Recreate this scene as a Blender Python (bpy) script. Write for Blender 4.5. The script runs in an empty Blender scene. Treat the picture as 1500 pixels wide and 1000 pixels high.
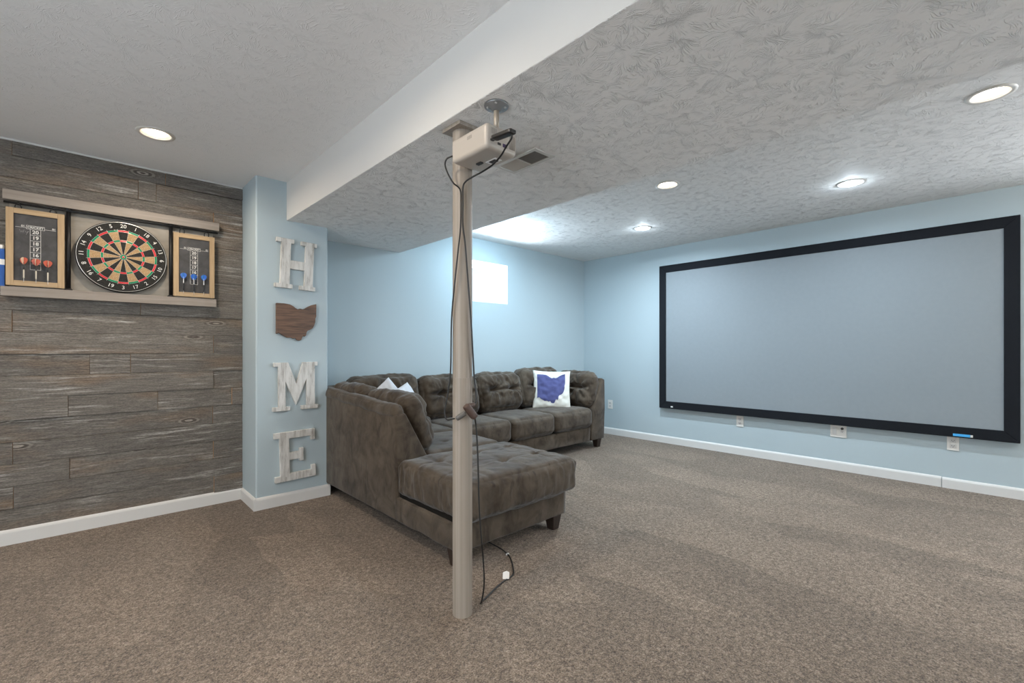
import bpy, bmesh, math, random
from mathutils import Vector, Matrix, noise
random.seed(7)
PI = math.pi
scene = bpy.context.scene
COL = scene.collection

# ------------------------------------------------------------------ camera
CAM_H = 1.12
cam_d = bpy.data.cameras.new('camera')
cam = bpy.data.objects.new('camera', cam_d); COL.objects.link(cam)
cam.location = (0, 0, CAM_H)
cam.rotation_euler = (PI / 2, 0, -math.radians(43.351))
cam_d.sensor_width = 36.0
cam_d.lens = 668.4 / 1500 * 36
cam_d.shift_y = 12 / 1500
cam_d.clip_start = 0.02
scene.camera = cam

# ------------------------------------------------------------------ world, daylight, exposure
world = bpy.data.worlds.new('sky'); scene.world = world
world.use_nodes = True
bg = world.node_tree.nodes['Background']
bg.inputs[0].default_value = (0.80, 0.90, 1.0, 1)
bg.inputs[1].default_value = 5.0
vs = scene.view_settings
vs.view_transform = 'Standard'; vs.look = 'None'; vs.gamma = 1.0; vs.use_curve_mapping = False
vs.exposure = 0.37
WARM = (1.0, 0.84, 0.66); NEUT = (1.0, 0.90, 0.78); COOL = (0.77, 0.90, 1.0)
P_LEFT, P_RIGHT, P_WIN, P_FILL = 8.0, 13.0, 130.0, 62.0

def area_light(name, loc, rot, size, power, color, shape='DISK', size_y=None, spread=None):
    d = bpy.data.lights.new(name, 'AREA'); d.shape = shape; d.size = size
    if size_y: d.size_y = size_y
    d.energy = power; d.color = color
    if spread: d.spread = math.radians(spread)
    o = bpy.data.objects.new(name, d); COL.objects.link(o)
    o.location = loc; o.rotation_euler = rot
    return o
# daylight falling through the basement window (sits in the window well, outside the glass)
area_light('daylight_fill', (3.30, 4.50, 1.40), (math.radians(-128), 0, 0), 1.1, P_WIN, (0.78, 0.90, 1.0), 'RECTANGLE', 0.6)

# fill light behind two added windows beyond the frame edges (just outside their glass)
area_light('daylight_fill', (5.28, -1.90, 1.25), (math.radians(115), 0, math.radians(90)), 1.9, P_FILL * 0.50, (0.97, 0.97, 1.0), 'RECTANGLE', 1.6)
area_light('daylight_fill', (-2.56, 0.5, 1.25), (math.radians(108), 0, math.radians(-90)), 2.0, P_FILL * 0.40, (0.95, 0.97, 1.0), 'RECTANGLE', 1.7)

# ------------------------------------------------------------------ helpers
WL = {}
def finish(name, me, mats, parent=None, smooth=False, center=True, origin=None):
    """link mesh me (world coordinates) as one object, origin at its own centre, parented without inverse"""
    if not isinstance(mats, (list, tuple)): mats = [mats]
    for m in mats: me.materials.append(m)
    if smooth: me.polygons.foreach_set('use_smooth', [True] * len(me.polygons))
    c = Vector((0, 0, 0))
    if origin is not None: c = Vector(origin)
    elif center and len(me.vertices):
        lo = Vector([min(v.co[i] for v in me.vertices) for i in range(3)])
        hi = Vector([max(v.co[i] for v in me.vertices) for i in range(3)])
        c = (lo + hi) / 2
    me.transform(Matrix.Translation(-c)); me.update()
    o = bpy.data.objects.new(name, me); COL.objects.link(o)
    WL[o.name] = c
    if parent is not None:
        o.parent = parent; o.location = c - WL[parent.name]
    else: o.location = c
    return o
def from_bm(name, bm, mats, parent=None, smooth=False, **k):
    me = bpy.data.meshes.new(name); bm.normal_update(); bm.to_mesh(me); bm.free()
    return finish(name, me, mats, parent, smooth, **k)
def thing(name, loc, label, cat, group=None):
    o = bpy.data.objects.new(name, None); COL.objects.link(o)
    o.empty_display_size = 0.05; o.location = loc; WL[o.name] = Vector(loc)
    return tag(o, label, cat, group)
def tag(o, label=None, cat=None, group=None, kind=None):
    if label: o['label'] = label
    if cat: o['category'] = cat
    if group: o['group'] = group
    if kind: o['kind'] = kind
    return o
def struct(o, label=None, cat=None):
    return tag(o, label, cat, kind='structure')
def bm_box(bm, x0, x1, y0, y1, z0, z1, bevel=0, seg=2, mi=0):
    r = bmesh.ops.create_cube(bm, size=1)
    bmesh.ops.transform(bm, verts=r['verts'], matrix=Matrix.Translation(((x0 + x1) / 2, (y0 + y1) / 2, (z0 + z1) / 2)) @ Matrix.Diagonal((x1 - x0, y1 - y0, z1 - z0, 1)))
    fs = list({f for v in r['verts'] for f in v.link_faces})
    for f in fs: f.material_index = mi
    if bevel:
        es = list({e for v in r['verts'] for e in v.link_edges})
        bmesh.ops.bevel(bm, geom=es, offset=bevel, segments=seg, profile=0.5, affect='EDGES')
def box(name, x0, x1, y0, y1, z0, z1, mat, parent=None, bevel=0, seg=2, smooth=False):
    bm = bmesh.new(); bm_box(bm, x0, x1, y0, y1, z0, z1, bevel, seg)
    return from_bm(name, bm, mat, parent, smooth)
def prism_bm(pts, axis, a, b, bevel=0, seg=2):
    """polygon pts (2D) extruded from a to b along axis 'x' (pts=y,z), 'y' (pts=x,z) or 'z' (pts=x,y)"""
    bm = bmesh.new()
    def mk(p, t):
        return {'x': (t, p[0], p[1]), 'y': (p[0], t, p[1]), 'z': (p[0], p[1], t)}[axis]
    v0 = [bm.verts.new(mk(p, a)) for p in pts]; v1 = [bm.verts.new(mk(p, b)) for p in pts]
    bm.faces.new(v0); bm.faces.new(v1[::-1])
    n = len(pts)
    for i in range(n): bm.faces.new((v0[i], v1[i], v1[(i + 1) % n], v0[(i + 1) % n]))
    bmesh.ops.recalc_face_normals(bm, faces=bm.faces)
    if bevel: bmesh.ops.bevel(bm, geom=list(bm.edges), offset=bevel, segments=seg, profile=0.5, affect='EDGES')
    return bm
def lathe_bm(profile, n=32, cap=True):
    bm = bmesh.new(); rings = []
    for r, z in profile:
        rings.append([bm.verts.new((r * math.cos(2 * PI * i / n), r * math.sin(2 * PI * i / n), z)) for i in range(n)])
    for a, b in zip(rings, rings[1:]):
        for i in range(n): bm.faces.new((a[i], a[(i + 1) % n], b[(i + 1) % n], b[i]))
    if cap:
        if profile[0][0] > 1e-5: bm.faces.new(rings[0][::-1])
        if profile[-1][0] > 1e-5: bm.faces.new(rings[-1])
    bmesh.ops.remove_doubles(bm, verts=bm.verts, dist=1e-6)
    bmesh.ops.recalc_face_normals(bm, faces=bm.faces)
    return bm
def spline(pts, sub=8):
    P = [Vector(p) for p in pts]; P = [2 * P[0] - P[1]] + P + [2 * P[-1] - P[-2]]; out = []
    for i in range(1, len(P) - 2):
        for k in range(sub):
            t = k / sub
            out.append(0.5 * ((2 * P[i]) + (-P[i - 1] + P[i + 1]) * t + (2 * P[i - 1] - 5 * P[i] + 4 * P[i + 1] - P[i + 2]) * t * t + (-P[i - 1] + 3 * P[i] - 3 * P[i + 1] + P[i + 2]) * t ** 3))
    out.append(P[-2]); return out
def tube_bm(pts, r, n=8, sub=8, bm=None):
    bm = bm or bmesh.new(); S = spline(pts, sub) if sub else [Vector(p) for p in pts]
    up = Vector((0.3, 0.2, 1)).normalized(); rings = []
    for i, p in enumerate(S):
        t = (S[min(i + 1, len(S) - 1)] - S[max(i - 1, 0)]).normalized()
        a = t.cross(up)
        if a.length < 1e-3: a = t.cross(Vector((1, 0, 0)))
        a.normalize(); b = t.cross(a).normalized()
        rings.append([bm.verts.new(p + a * r * math.cos(2 * PI * k / n) + b * r * math.sin(2 * PI * k / n)) for k in range(n)])
    for A, B in zip(rings, rings[1:]):
        for k in range(n): bm.faces.new((A[k], A[(k + 1) % n], B[(k + 1) % n], B[k]))
    bm.faces.new(rings[0][::-1]); bm.faces.new(rings[-1])
    return bm
FONT_CACHE = {}
def text_mesh(s, size, align='CENTER', extrude=0.0005, bold=0.0):
    cu = bpy.data.curves.new('lettering', 'FONT'); cu.body = s; cu.size = size
    cu.align_x = align; cu.align_y = 'CENTER'; cu.extrude = extrude; cu.resolution_u = 3; cu.offset = bold
    o = bpy.data.objects.new('lettering_tmp', cu); COL.objects.link(o)
    bpy.context.view_layer.update()
    me = bpy.data.meshes.new_from_object(o.evaluated_get(bpy.context.evaluated_depsgraph_get()))
    bpy.data.objects.remove(o); bpy.data.curves.remove(cu)
    return me
def in_poly(x, y, P):
    c = False; j = len(P) - 1
    for i in range(len(P)):
        xi, yi = P[i]; xj, yj = P[j]
        if (yi > y) != (yj > y) and x < (xj - xi) * (y - yi) / (yj - yi) + xi: c = not c
        j = i
    return c

# ------------------------------------------------------------------ materials
class NT:
    def __init__(s, name):
        s.m = bpy.data.materials.new(name); s.m.use_nodes = True; s.t = s.m.node_tree
        s.b = s.t.nodes['Principled BSDF']
    def n(s, typ, ins=None, **props):
        nd = s.t.nodes.new(typ)
        for k, v in props.items(): setattr(nd, k, v)
        for k, v in (ins or {}).items():
            sock = nd.inputs[k]
            if isinstance(v, bpy.types.NodeSocket): s.t.links.new(v, sock)
            else: sock.default_value = v
        return nd
    def math(s, op, a, b=0.0, c=0.0, clamp=False):
        nd = s.n('ShaderNodeMath', {0: a, 1: b, 2: c}, operation=op, use_clamp=clamp); return nd.outputs[0]
    def coord(s, which='Object'): return s.n('ShaderNodeTexCoord').outputs[which]
    def mapping(s, v, scale=(1, 1, 1), loc=(0, 0, 0)):
        return s.n('ShaderNodeMapping', {'Vector': v, 'Scale': scale, 'Location': loc}).outputs[0]
    def noise(s, v, scale, detail=3, rough=0.5, dist=0.0):
        return s.n('ShaderNodeTexNoise', {'Vector': v, 'Scale': scale, 'Detail': detail, 'Roughness': rough, 'Distortion': dist}).outputs[0]
    def ramp(s, f, stops, interp='LINEAR'):
        nd = s.n('ShaderNodeValToRGB', {'Fac': f}); cr = nd.color_ramp; cr.interpolation = interp
        while len(cr.elements) < len(stops): cr.elements.new(0.5)
        for e, (p, c) in zip(cr.elements, stops):
            e.position = p; e.color = (c[0], c[1], c[2], 1) if isinstance(c, (tuple, list)) else (c, c, c, 1)
        return nd.outputs[0]
    def mix(s, f, a, b, mode='MIX'):
        nd = s.n('ShaderNodeMix', data_type='RGBA', blend_type=mode)
        for k, v in ((0, f), (6, a), (7, b)):
            if isinstance(v, bpy.types.NodeSocket): s.t.links.new(v, nd.inputs[k])
            else: nd.inputs[k].default_value = (v if k == 0 else (v[0], v[1], v[2], 1))
        return nd.outputs[2]
    def bump(s, h, strength=0.5, dist=0.005, normal=None):
        i = {'Height': h, 'Strength': strength, 'Distance': dist}
        if normal is not None: i['Normal'] = normal
        return s.n('ShaderNodeBump', i).outputs[0]
    def set(s, **k):
        for kk, v in k.items():
            sock = s.b.inputs[kk.replace('_', ' ')]
            if isinstance(v, bpy.types.NodeSocket): s.t.links.new(v, sock)
            elif isinstance(v, tuple) and len(v) == 3 and sock.type == 'RGBA': sock.default_value = (*v, 1)
            else: sock.default_value = v
        return s.m
M = {}
def plain(name, col, rough=0.5, metal=0.0, **k):
    t = NT(name); M[name] = t.set(Base_Color=col, Roughness=rough, Metallic=metal, **k); return M[name]

def paint(name, col, bumpy=0.06):
    t = NT(name); v = t.coord()
    h = t.noise(v, 260, 2)
    c = t.mix(t.noise(v, 0.9, 2), tuple(x * 0.97 for x in col), tuple(min(1, x * 1.03) for x in col))
    M[name] = t.set(Base_Color=c, Roughness=0.62, Normal=t.bump(h, bumpy, 0.002))
paint('wall_blue', (0.415, 0.500, 0.540))
paint('beam_white', (0.64, 0.63, 0.605), 0.04)
paint('trim_white', (0.64, 0.64, 0.63), 0.0)

def stomp(name, col, strength, dist, cell=5.5):
    """crow's-foot stamped plaster: ridges radiating from the centre of every stamp"""
    t = NT(name); v = t.coord()
    hs = []
    for loc, sc in (((0, 0, 0), cell), ((3.37, 1.71, 0), cell * 0.83)):
        p = t.mapping(v, (sc, sc, 0.0), loc)
        wv = t.n('ShaderNodeVectorMath', {0: t.n('ShaderNodeTexNoise', {'Vector': p, 'Scale': 2.0, 'Detail': 1}).outputs['Color'], 1: (0.35, 0.35, 0.0)}, operation='MULTIPLY').outputs[0]
        p = t.n('ShaderNodeVectorMath', {0: p, 1: wv}, operation='ADD').outputs[0]
        vo = t.n('ShaderNodeTexVoronoi', {'Vector': p, 'Scale': 1.0}, voronoi_dimensions='3D', feature='F1')
        d = t.n('ShaderNodeVectorMath', {0: p, 1: vo.outputs['Position']}, operation='SUBTRACT').outputs[0]
        s = t.n('ShaderNodeSeparateXYZ', {0: d})
        ang = t.math('ARCTAN2', s.outputs[1], s.outputs[0]); rad = vo.outputs['Distance']
        rnd = t.n('ShaderNodeSeparateColor', {0: vo.outputs['Color']}).outputs[0]
        q = t.n('ShaderNodeCombineXYZ', {0: t.math('MULTIPLY', ang, 8.5), 1: t.math('MULTIPLY', rad, 2.6), 2: t.math('MULTIPLY', rnd, 60)}).outputs[0]
        n = t.noise(q, 1.0, 1, 0.5, 0.25)
        r = t.math('ABSOLUTE', t.math('SUBTRACT', n, 0.5))
        ridge = t.n('ShaderNodeMapRange', {0: r, 1: 0.06, 2: 0.0, 3: 0.0, 4: 1.0}, interpolation_type='SMOOTHSTEP').outputs[0]
        mask = t.n('ShaderNodeMapRange', {0: t.noise(p, 3.2, 2), 1: 0.46, 2: 0.64, 3: 0.0, 4: 1.0}).outputs[0]
        hs.append(t.math('MULTIPLY', ridge, mask))
    h = t.math('MAXIMUM', hs[0], hs[1])
    h = t.math('ADD', h, t.math('MULTIPLY', t.noise(v, 60, 3), 0.25))
    M[name] = t.set(Base_Color=col, Roughness=0.7, Normal=t.bump(h, strength, dist))
stomp('ceiling_stomp', (0.86, 0.86, 0.85), 0.8, 0.0048, 6.3)
stomp('ceiling_smooth', (0.88, 0.885, 0.89), 0.5, 0.0025, 6.3)

def carpet():
    t = NT('carpet'); v = t.coord()
    fine = t.noise(v, 165, 2, 0.7)
    mid = t.noise(v, 55, 2, 0.6)
    f = t.math('ADD', t.math('MULTIPLY', fine, 0.65), t.math('MULTIPLY', mid, 0.35))
    base = t.ramp(f, [(0.34, (0.050, 0.035, 0.024)), (0.455, (0.152, 0.114, 0.083)), (0.54, (0.248, 0.190, 0.142)), (0.66, (0.42, 0.342, 0.270))])
    # vacuum strokes: wedge shaped lanes of brushed pile
    w = t.n('ShaderNodeVectorMath', {0: v, 1: t.n('ShaderNodeVectorMath', {0: t.n('ShaderNodeTexNoise', {'Vector': v, 'Scale': 1.1, 'Detail': 2}).outputs['Color'], 1: (0.45, 0.45, 0)}, operation='MULTIPLY').outputs[0]}, operation='ADD').outputs[0]
    br = t.n('ShaderNodeTexVoronoi', {'Vector': t.mapping(w, (3.3, 1.15, 0)), 'Scale': 1.0, 'Randomness': 0.9}, feature='F1')
    lane = t.n('ShaderNodeSeparateColor', {0: br.outputs['Color']}).outputs[0]
    lane = t.math('ADD', t.math('MULTIPLY', lane, 0.55), t.math('MULTIPLY', t.noise(v, 2.6, 2), 0.6))
    k = t.n('ShaderNodeMapRange', {0: lane, 1: 0.25, 2: 0.95, 3: 0.70, 4: 1.06}).outputs[0]
    kk = t.n('ShaderNodeCombineColor', {0: k, 1: k, 2: k}).outputs[0]
    col = t.mix(1.0, base, kk, 'MULTIPLY')
    nrm = t.bump(f, 1.0, 0.012)
    M['carpet'] = t.set(Base_Color=col, Roughness=0.95, Normal=nrm, Specular_IOR_Level=0.1, Sheen_Weight=0.15, Sheen_Roughness=0.6)
carpet()

def weathered():
    t = NT('weathered_wood'); oi = t.n('ShaderNodeObjectInfo')
    rnd = oi.outputs['Random']
    v0 = t.coord()
    off = t.n('ShaderNodeCombineXYZ', {0: t.math('MULTIPLY', rnd, 37.0), 1: 0.0, 2: t.math('MULTIPLY', rnd, 91.0)}).outputs[0]
    v = t.n('ShaderNodeVectorMath', {0: v0, 1: off}, operation='ADD').outputs[0]
    warp = t.n('ShaderNodeVectorMath', {0: t.n('ShaderNodeTexNoise', {'Vector': t.mapping(v, (3, 3, 9)), 'Scale': 1.0, 'Detail': 2}).outputs['Color'], 1: (0, 0, 0.022)}, operation='MULTIPLY').outputs[0]
    vw = t.n('ShaderNodeVectorMath', {0: v, 1: warp}, operation='ADD').outputs[0]
    g = t.noise(t.mapping(vw, (9.0, 20, 150)), 1.0, 4, 0.65)
    g2 = t.noise(t.mapping(vw, (3.2, 10, 60)), 1.0, 3, 0.6)
    blot = t.noise(t.mapping(v, (3.0, 3, 9)), 1.0, 3, 0.6)
    tone = t.mix(t.math('ADD', t.math('MULTIPLY', rnd, 0.5), t.math('MULTIPLY', blot, 0.55)), (0.135, 0.124, 0.112), (0.225, 0.205, 0.178))
    brown = t.mix(t.n('ShaderNodeMapRange', {0: t.noise(t.mapping(v, (1.6, 2, 7)), 1.0, 2), 1: 0.52, 2: 0.72, 3: 0.0, 4: 0.75}).outputs[0], tone, (0.235, 0.165, 0.110))
    grain = t.mix(t.n('ShaderNodeMapRange', {0: g, 1: 0.35, 2: 0.65, 3: 0.0, 4: 1.0}).outputs[0], t.mix(1.0, brown, (0.68, 0.68, 0.70), 'MULTIPLY'), brown)
    # whitewashed streaks left in the grain
    wm = t.math('MULTIPLY', t.n('ShaderNodeMapRange', {0: g2, 1: 0.50, 2: 0.68, 3: 0.0, 4: 1.0}).outputs[0],
                t.n('ShaderNodeMapRange', {0: t.noise(t.mapping(v, (2.2, 3, 12)), 1.0, 3, 0.6), 1: 0.47, 2: 0.66, 3: 0.0, 4: 0.85}).outputs[0])
    c = t.mix(wm, grain, (0.50, 0.49, 0.46))
    # knots
    vo = t.n('ShaderNodeTexVoronoi', {'Vector': t.mapping(v, (2.2, 0.0, 7.0)), 'Scale': 1.0}, feature='F1')
    kn = t.math('SINE', t.math('ADD', t.math('MULTIPLY', vo.outputs['Distance'], 85.0), t.math('MULTIPLY', g2, 6.0)))
    km = t.n('ShaderNodeMapRange', {0: vo.outputs['Distance'], 1: 0.21, 2: 0.05, 3: 0.0, 4: 0.75}).outputs[0]
    kc = t.mix(t.n('ShaderNodeMapRange', {0: kn, 1: -0.4, 2: 0.6, 3: 0.0, 4: 1.0}).outputs[0], (0.045, 0.035, 0.03), (0.36, 0.33, 0.29))
    c = t.mix(km, c, kc)
    fib = t.noise(t.mapping(vw, (22, 40, 420)), 1.0, 3, 0.7)
    spk = t.noise(t.mapping(v, (90, 90, 220)), 1.0, 2, 0.6)
    fk = t.math('ADD', t.n('ShaderNodeMapRange', {0: fib, 1: 0.3, 2: 0.7, 3: 0.62, 4: 1.25}).outputs[0], t.n('ShaderNodeMapRange', {0: spk, 1: 0.3, 2: 0.7, 3: -0.2, 4: 0.25}).outputs[0])
    c = t.mix(1.0, c, t.n('ShaderNodeCombineColor', {0: fk, 1: fk, 2: fk}).outputs[0], 'MULTIPLY')
    h = t.math('ADD', t.math('ADD', g, t.math('MULTIPLY', fib, 0.5)), t.math('MULTIPLY', g2, 0.8))
    M['weathered_wood'] = t.set(Base_Color=c, Roughness=0.78, Normal=t.bump(h, 0.55, 0.004), Specular_IOR_Level=0.3)
weathered()

def woodgrain(name, dark, light, scale=(3, 3, 60), rough=0.55, strength=0.2):
    t = NT(name); v = t.coord()
    g = t.noise(t.mapping(v, scale), 1.0, 4, 0.6, 0.4)
    c = t.ramp(g, [(0.32, dark), (0.68, light)])
    M[name] = t.set(Base_Color=c, Roughness=rough, Normal=t.bump(g, strength, 0.002))
woodgrain('raw_pine', (0.62, 0.34, 0.14), (0.85, 0.54, 0.28), (20, 20, 60))
woodgrain('greige_rail', (0.23, 0.20, 0.175), (0.30, 0.265, 0.235), (3, 30, 60))
woodgrain('panel_grey', (0.20, 0.185, 0.16), (0.30, 0.275, 0.235), (5, 5, 14))
woodgrain('light_pine_v', (0.34, 0.235, 0.13), (0.46, 0.335, 0.20), (60, 30, 4))
woodgrain('light_pine_h', (0.34, 0.235, 0.13), (0.46, 0.335, 0.20), (4, 30, 60))
woodgrain('walnut_plaque', (0.055, 0.03, 0.02), (0.19, 0.105, 0.065), (5, 10, 70), 0.5)
woodgrain('leg_wood', (0.018, 0.012, 0.010), (0.04, 0.026, 0.02), (60, 60, 6), 0.4)

def distressed():
    t = NT('distressed_white'); v = t.coord()
    g = t.noise(t.mapping(v, (45, 20, 7)), 1.0, 4, 0.65, 0.5)
    m = t.n('ShaderNodeMapRange', {0: t.noise(v, 22, 4, 0.7), 1: 0.60, 2: 0.70, 3: 0.0, 4: 0.75}).outputs[0]
    c = t.ramp(g, [(0.30, (0.34, 0.325, 0.30)), (0.46, (0.54, 0.535, 0.515)), (0.6, (0.64, 0.635, 0.615))])
    c = t.mix(t.math('MULTIPLY', m, t.n('ShaderNodeMapRange', {0: g, 1: 0.55, 2: 0.35, 3: 0.0, 4: 1.0}).outputs[0]), c, (0.17, 0.14, 0.11))
    M['distressed_white'] = t.set(Base_Color=c, Roughness=0.7, Normal=t.bump(g, 0.35, 0.002))
distressed()

def microfibre():
    t = NT('brown_microfibre'); v = t.coord()
    nap = t.noise(v, 7.0, 4, 0.6, 0.8)
    strokes = t.noise(t.mapping(v, (20, 20, 6.5)), 1.0, 3, 0.6, 0.6)
    c = t.ramp(nap, [(0.30, (0.038, 0.028, 0.020)), (0.50, (0.074, 0.058, 0.043)), (0.75, (0.112, 0.090, 0.068))])
    k = t.n('ShaderNodeMapRange', {0: strokes, 1: 0.58, 2: 0.70, 3: 0.0, 4: 0.65}).outputs[0]
    c = t.mix(k, c, (0.026, 0.019, 0.015))
    h = t.math('ADD', t.math('MULTIPLY', t.noise(v, 700, 2), 0.2), t.noise(v, 16, 3))
    M['brown_microfibre'] = t.set(Base_Color=c, Roughness=0.85, Specular_IOR_Level=0.15, Sheen_Weight=0.24, Sheen_Roughness=0.4,
                                 Sheen_Tint=(0.86, 0.93, 1.0), Normal=t.bump(h, 0.4, 0.008))
microfibre()
def fabric(name, col, scale=500):
    t = NT(name); v = t.coord()
    M[name] = t.set(Base_Color=t.mix(t.noise(v, 30, 3), tuple(x * .93 for x in col), col), Roughness=0.9, Specular_IOR_Level=0.15, Normal=t.bump(t.noise(v, scale, 2), 0.3, 0.001))
fabric('pillow_white', (0.72, 0.73, 0.68)); fabric('throw_white', (0.66, 0.70, 0.76)); fabric('print_blue', (0.085, 0.095, 0.235))
fabric('deck_black', (0.010, 0.009, 0.008)); fabric('screen_fabric', (0.255, 0.290, 0.315), 900); fabric('screen_black', (0.012, 0.014, 0.018), 300)

def column_wrap():
    t = NT('column_vinyl'); v = t.coord()
    g = t.noise(t.mapping(v, (120, 120, 0.6)), 1.0, 3, 0.6)
    c = t.ramp(g, [(0.35, (0.245, 0.208, 0.172)), (0.62, (0.315, 0.275, 0.233))])
    M['column_vinyl'] = t.set(Base_Color=c, Roughness=0.5, Normal=t.bump(g, 0.12, 0.001))
column_wrap()
def chalk():
    t = NT('chalkboard'); v = t.coord()
    n = t.noise(v, 14, 4, 0.6, 0.5)
    M['chalkboard'] = t.set(Base_Color=t.ramp(n, [(0.35, (0.040, 0.040, 0.042)), (0.7, (0.075, 0.075, 0.078))]), Roughness=0.75)
chalk()
def sisal(name, c0, c1):
    t = NT(name); v = t.coord(); n = t.noise(v, 130, 3, 0.7)
    M[name] = t.set(Base_Color=t.ramp(n, [(0.35, c0), (0.65, c1)]), Roughness=0.85)
sisal('sisal_black', (0.006, 0.006, 0.006), (0.022, 0.021, 0.018)); sisal('sisal_tan', (0.30, 0.18, 0.085), (0.47, 0.33, 0.18))
sisal('sisal_red', (0.48, 0.02, 0.03), (0.68, 0.05, 0.06)); sisal('sisal_green', (0.0, 0.16, 0.075), (0.01, 0.28, 0.13))
plain('wire', (0.70, 0.70, 0.68), 0.35, 0.5); plain('number_white', (0.75, 0.75, 0.72), 0.5)
plain('black_iron', (0.012, 0.012, 0.013), 0.45, 0.4); plain('black_plastic', (0.012, 0.012, 0.012), 0.4)
plain('white_plastic', (0.72, 0.71, 0.68), 0.35); plain('projector_white', (0.45, 0.405, 0.355), 0.35); plain('slot_dark', (0.03, 0.03, 0.03), 0.5)
plain('chalk_print', (0.62, 0.62, 0.60), 0.8); plain('chalk_smear', (0.25, 0.25, 0.25), 0.9)
plain('galvanised', (0.26, 0.265, 0.27), 0.45, 0.6); plain('pipe_brass', (0.42, 0.36, 0.29), 0.45, 0.4); plain('steel', (0.6, 0.6, 0.6), 0.3, 0.9)
plain('vent_white', (0.62, 0.61, 0.58), 0.4); plain('vent_dark', (0.05, 0.048, 0.045), 0.7)
plain('brown_plug', (0.075, 0.045, 0.035), 0.5); plain('grey_cord', (0.10, 0.095, 0.09), 0.5); plain('tag_white', (0.8, 0.8, 0.8), 0.6)
plain('flight_red', (0.50, 0.10, 0.06), 0.4); plain('flight_pale', (0.70, 0.55, 0.42), 0.4); plain('flight_blue', (0.02, 0.12, 0.50), 0.4); plain('flight_sky', (0.10, 0.35, 0.75), 0.4)
plain('barrel_bone', (0.62, 0.57, 0.47), 0.4); plain('box_blue', (0.015, 0.09, 0.36), 0.4); plain('logo_blue', (0.04, 0.36, 0.75), 0.4)
plain('vinyl_white', (0.82, 0.84, 0.85), 0.35); plain('well_white', (0.20, 0.195, 0.19), 0.6); plain('reflector', (0.62, 0.54, 0.44), 0.4)
plain('port_purple', (0.05, 0.03, 0.10), 0.4); plain('vent_grille', (0.30, 0.27, 0.24), 0.5)
def glass():
    m = bpy.data.materials.new('window_glass'); m.use_nodes = True; t = m.node_tree; t.nodes.remove(t.nodes['Principled BSDF'])
    o = t.nodes['Material Output']; a = t.nodes.new('ShaderNodeBsdfTransparent'); b = t.nodes.new('ShaderNodeBsdfGlossy'); b.inputs['Roughness'].default_value = 0.02
    x = t.nodes.new('ShaderNodeMixShader'); x.inputs[0].default_value = 0.06
    t.links.new(a.outputs[0], x.inputs[1]); t.links.new(b.outputs[0], x.inputs[2]); t.links.new(x.outputs[0], o.inputs[0]); M['window_glass'] = m
glass()
def emit(name, col, s):
    t = NT(name); M[name] = t.set(Base_Color=(0.8, 0.8, 0.8), Emission_Color=col, Emission_Strength=s)
emit('lens_warm', WARM, 6); emit('lens_neutral', NEUT, 6); emit('lens_cool', COOL, 9)

# ------------------------------------------------------------------ room shell
XR, YB, YW, YP = 5.113, 3.949, 3.905, 3.534          # screen wall, back wall, wood wall backing, partition front
ZL, ZR, ZS = 2.335, 2.352, 2.057                     # left ceiling, theatre ceiling, soffit underside
XA, XB = 1.085, 2.240                                # soffit sides
X0, Y0 = -2.4, -3.2                                  # unseen ends of the basement
def plane_obj(name, pts, mat):
    me = bpy.data.meshes.new(name); me.from_pydata(pts, [], [list(range(len(pts)))]); return finish(name, me, mat)
struct(box('floor', X0 - .1, XR + .1, Y0 - .1, 5.3, -0.1, 0.0, M['carpet']), 'beige flecked carpet with vacuum strokes across the floor')
# downlight positions; the unseen lists are added fill lamps
L_LEFT = [(0.305, 3.245)]; L_LEFT_UNSEEN = [(0.305, 1.55), (-1.15, 3.245), (-1.15, 1.55), (0.305, -0.5), (-1.15, -0.5), (0.305, -2.2), (-1.15, -2.2)]
L_RIGHT = [(3.19, 3.305), (3.19, 1.684), (3.19, 0.016), (4.14, 2.455), (4.14, 0.735)]; L_RIGHT_UNSEEN = [(4.14, -0.98), (3.19, -1.65), (4.14, -2.6)]
HR = 0.070
def ceiling(name, x0, x1, y0, y1, z, holes, mat):
    bm = bmesh.new()
    def loop(pts):
        vs = [bm.verts.new((p[0], p[1], z)) for p in pts]
        return [bm.edges.new((vs[i], vs[(i + 1) % len(vs)])) for i in range(len(vs))]
    es = loop([(x0, y0), (x1, y0), (x1, y1), (x0, y1)])
    for hx, hy in holes: es += loop([(hx + HR * math.cos(2 * PI * k / 32), hy + HR * math.sin(2 * PI * k / 32)) for k in range(32)])
    bmesh.ops.triangle_fill(bm, use_beauty=True, use_dissolve=False, edges=es, normal=(0, 0, -1))
    for f in bm.faces:
        f.normal_update()
        if f.normal.z > 0: f.normal_flip()
    r = bmesh.ops.extrude_face_region(bm, geom=list(bm.faces))
    bmesh.ops.translate(bm, verts=[g for g in r['geom'] if isinstance(g, bmesh.types.BMVert)], vec=(0, 0, 0.012))
    bmesh.ops.recalc_face_normals(bm, faces=bm.faces)
    return struct(from_bm(name, bm, mat))
tag(ceiling('ceiling', XB - .05, XR + .05, Y0, YB + .05, ZR, L_RIGHT + L_RIGHT_UNSEEN, M['ceiling_stomp']), 'stamped plaster ceiling over the screen area')
tag(ceiling('ceiling', X0, XA + .05, Y0, YB + .05, ZL, L_LEFT + L_LEFT_UNSEEN, M['ceiling_smooth']), 'smoother plaster ceiling over the dartboard side')
# slab above so no sky leaks around the lamp cans
struct(box('ceiling', X0 - .1, XR + .1, Y0 - .1, 4.05, 2.52, 2.6, M['trim_white']), 'floor slab above the ceiling')
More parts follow.
